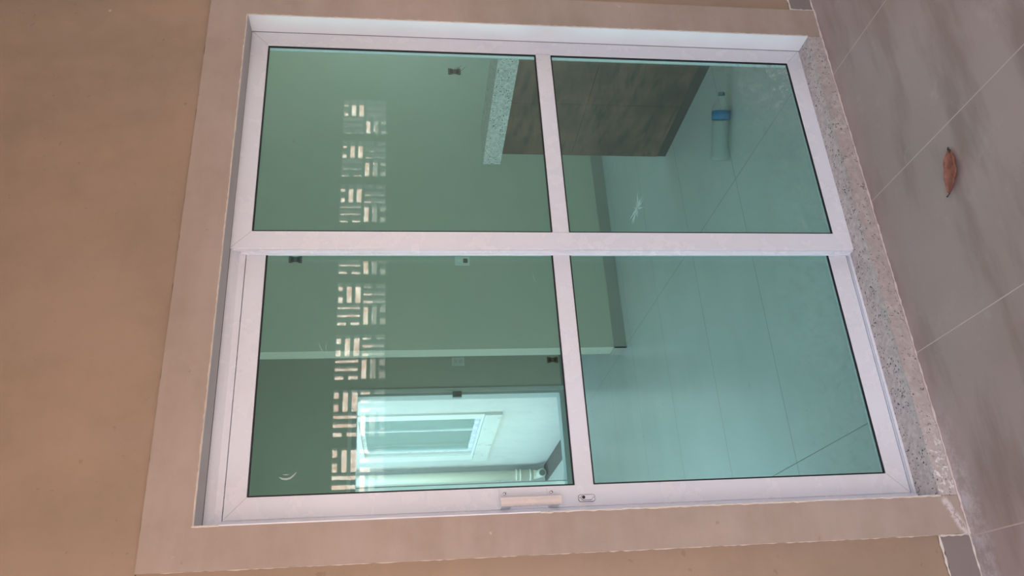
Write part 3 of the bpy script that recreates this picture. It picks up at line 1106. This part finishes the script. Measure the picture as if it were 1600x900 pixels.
prof = [(0.010, 0.004), (0.006, 0.018), (0.0, 0.030), (0.003, 0.038), (0.012, 0.0425)]
s = 0.018
while s < 0.185:
    prof.append((s, 0.0425 if int(round(s * 1000 / 6)) % 2 else 0.0370))
    s += 0.006
prof += [(0.190, 0.0415), (0.232, 0.0415), (0.238, 0.0425), (0.250, 0.040), (0.265, 0.032), (0.280, 0.020), (0.288, 0.0145), (0.297, 0.014), (0.299, 0.0165), (0.301, 0.014), (0.306, 0.013)]
mesh_obj('bottle_body', lathe(prof), M['pet'], bt, True)
mesh_obj('bottle_label', lathe([(0.1905, 0.0420), (0.191, 0.0424), (0.231, 0.0424), (0.2315, 0.0420)]), M['label'], bt, True)
bm = bmesh.new()
side = ad.cross(Vector((0, 0, 1))).normalized()
up = side.cross(ad)
for (s0, s1, a0, a1) in ((0.197, 0.209, 95, 135), (0.211, 0.224, 112, 150), (0.203, 0.213, 128, 165), (0.214, 0.227, 82, 104)):
    g = []
    for k in range(7):
        a = math.radians(a0 + (a1 - a0) * k / 6)
        dv = side * math.cos(a) + up * math.sin(a)
        g.append((bm.verts.new(axis_a + ad * s0 + dv * 0.0427), bm.verts.new(axis_a + ad * s1 + dv * 0.0427)))
    for k in range(6):
        bm.faces.new([g[k][0], g[k + 1][0], g[k + 1][1], g[k][1]])
mesh_obj('label_print', bm, M['label_dark'], bt)
mesh_obj('bottle_cap', lathe([(0.302, 0.001), (0.302, 0.0155), (0.316, 0.0155), (0.318, 0.0135), (0.318, 0.001)], 24), M['cap'], bt)

# ------------------------------------------------------------------ plaster crumbs scattered like a star on the room floor
bm = bmesh.new()
rnd = random.Random(5)
cx, cy = 1.42, 2.16
for k in range(26):
    a = rnd.uniform(0, 2 * math.pi)
    r0 = rnd.uniform(0.0, 0.05)
    r1 = r0 + rnd.uniform(0.02, 0.14)
    w = rnd.uniform(0.003, 0.008)
    d = Vector((math.cos(a) * 0.62, math.sin(a) * 1.25, 0))
    nrm = Vector((-d.y, d.x, 0)).normalized() * w
    p0 = Vector((cx, cy, ZR)) + d * r0
    p1 = Vector((cx, cy, ZR)) + d * r1
    lo = [bm.verts.new(p) for p in (p0 + nrm, p1, p0 - nrm)]
    hi = bm.verts.new((p0 + p1) / 2 + Vector((0, 0, 0.004)))
    bm.faces.new(lo)
    for i in range(3):
        bm.faces.new([lo[i], lo[(i + 1) % 3], hi])
o = mesh_obj('plaster_splatter', bm, M['chalk'])
tag(o, 'white star-shaped plaster splatter stuck on the grey floor beyond the dark bar wall', 'splatter')

# ------------------------------------------------------------------ dry curled leaf on the patio tiles
lf = empty('dry_leaf', (-0.055, -0.455, ZP))
tag(lf, 'curled reddish brown dry leaf lying on the pinkish grey patio tile', 'leaf')
p0 = Vector((-0.002, -0.487, 0))
p1 = Vector((-0.109, -0.428, 0))
ax = (p1 - p0)
LL = ax.length
ax.normalize()
nn = Vector((-ax.y, ax.x, 0))      # across
if nn.y > 0:
    nn = -nn
bm = bmesh.new()
NU, NV = 26, 12
rows = []
rnd = random.Random(2)
for i in range(NU + 1):
    t = i / NU
    half = 0.030 * (math.sin(math.pi * min(1, t * 0.93 + 0.055)) ** 0.62) * (1.0 - 0.16 * t)
    bow = 0.017 * math.sin(math.pi * t)
    row = []
    for j in range(NV + 1):
        s_ = j / NV * 2 - 1
        curl = s_ * 1.15
        across = math.sin(curl) * half + bow + 0.010
        lift = (1 - math.cos(curl)) * half * 1.1 + 0.002 + 0.0016 * math.sin(t * 17 + s_ * 3) + 0.006 * (t - 0.5) ** 2
        if abs(s_) < 0.09:
            lift -= 0.001
        p = p0 + ax * (LL * t) + nn * across
        row.append(bm.verts.new((p.x, p.y, ZP + lift)))
    rows.append(row)
for i in range(NU):
    for j in range(NV):
        bm.faces.new([rows[i][j], rows[i + 1][j], rows[i + 1][j + 1], rows[i][j + 1]])
bl = mesh_obj('leaf_blade', bm, M['leaf'], lf, True)
sm = bl.modifiers.new('thickness', 'SOLIDIFY')
sm.thickness = 0.0008
bm = bmesh.new()
tube(bm, [p0 + ax * (LL * t) + nn * (0.010 + 0.017 * math.sin(math.pi * t)) + Vector((0, 0, ZP + 0.0032 + 0.004 * (t - 0.5) ** 2)) for t in [k / 10 for k in range(11)]], [0.0016 - 0.0009 * k / 10 for k in range(11)], 6)
mesh_obj('midrib', bm, simple('leaf_rib', (0.34, 0.19, 0.11, 1), 0.6), lf)
bm = bmesh.new()
tube(bm, [p0 + nn * 0.010 + Vector((0, 0, ZP + 0.005)), p0 - ax * 0.004 + nn * 0.004 + Vector((0, 0, ZP + 0.008)), p0 - ax * 0.010 - nn * 0.001 + Vector((0, 0, ZP + 0.006))], [0.002, 0.0034, 0.0026], 8)
mesh_obj('leaf_stalk', bm, M['leafdark'], lf, True)
bm = bmesh.new()
tube(bm, [p1 + nn * 0.012 + Vector((0, 0, ZP + 0.004)), p1 + ax * 0.006 + nn * 0.006 + Vector((0, 0, ZP + 0.005)), p1 + ax * 0.010 + nn * 0.000 + Vector((0, 0, ZP + 0.0045))], [0.0016, 0.0014, 0.0024], 8)
mesh_obj('leaf_tip', bm, M['leafdark'], lf, True)
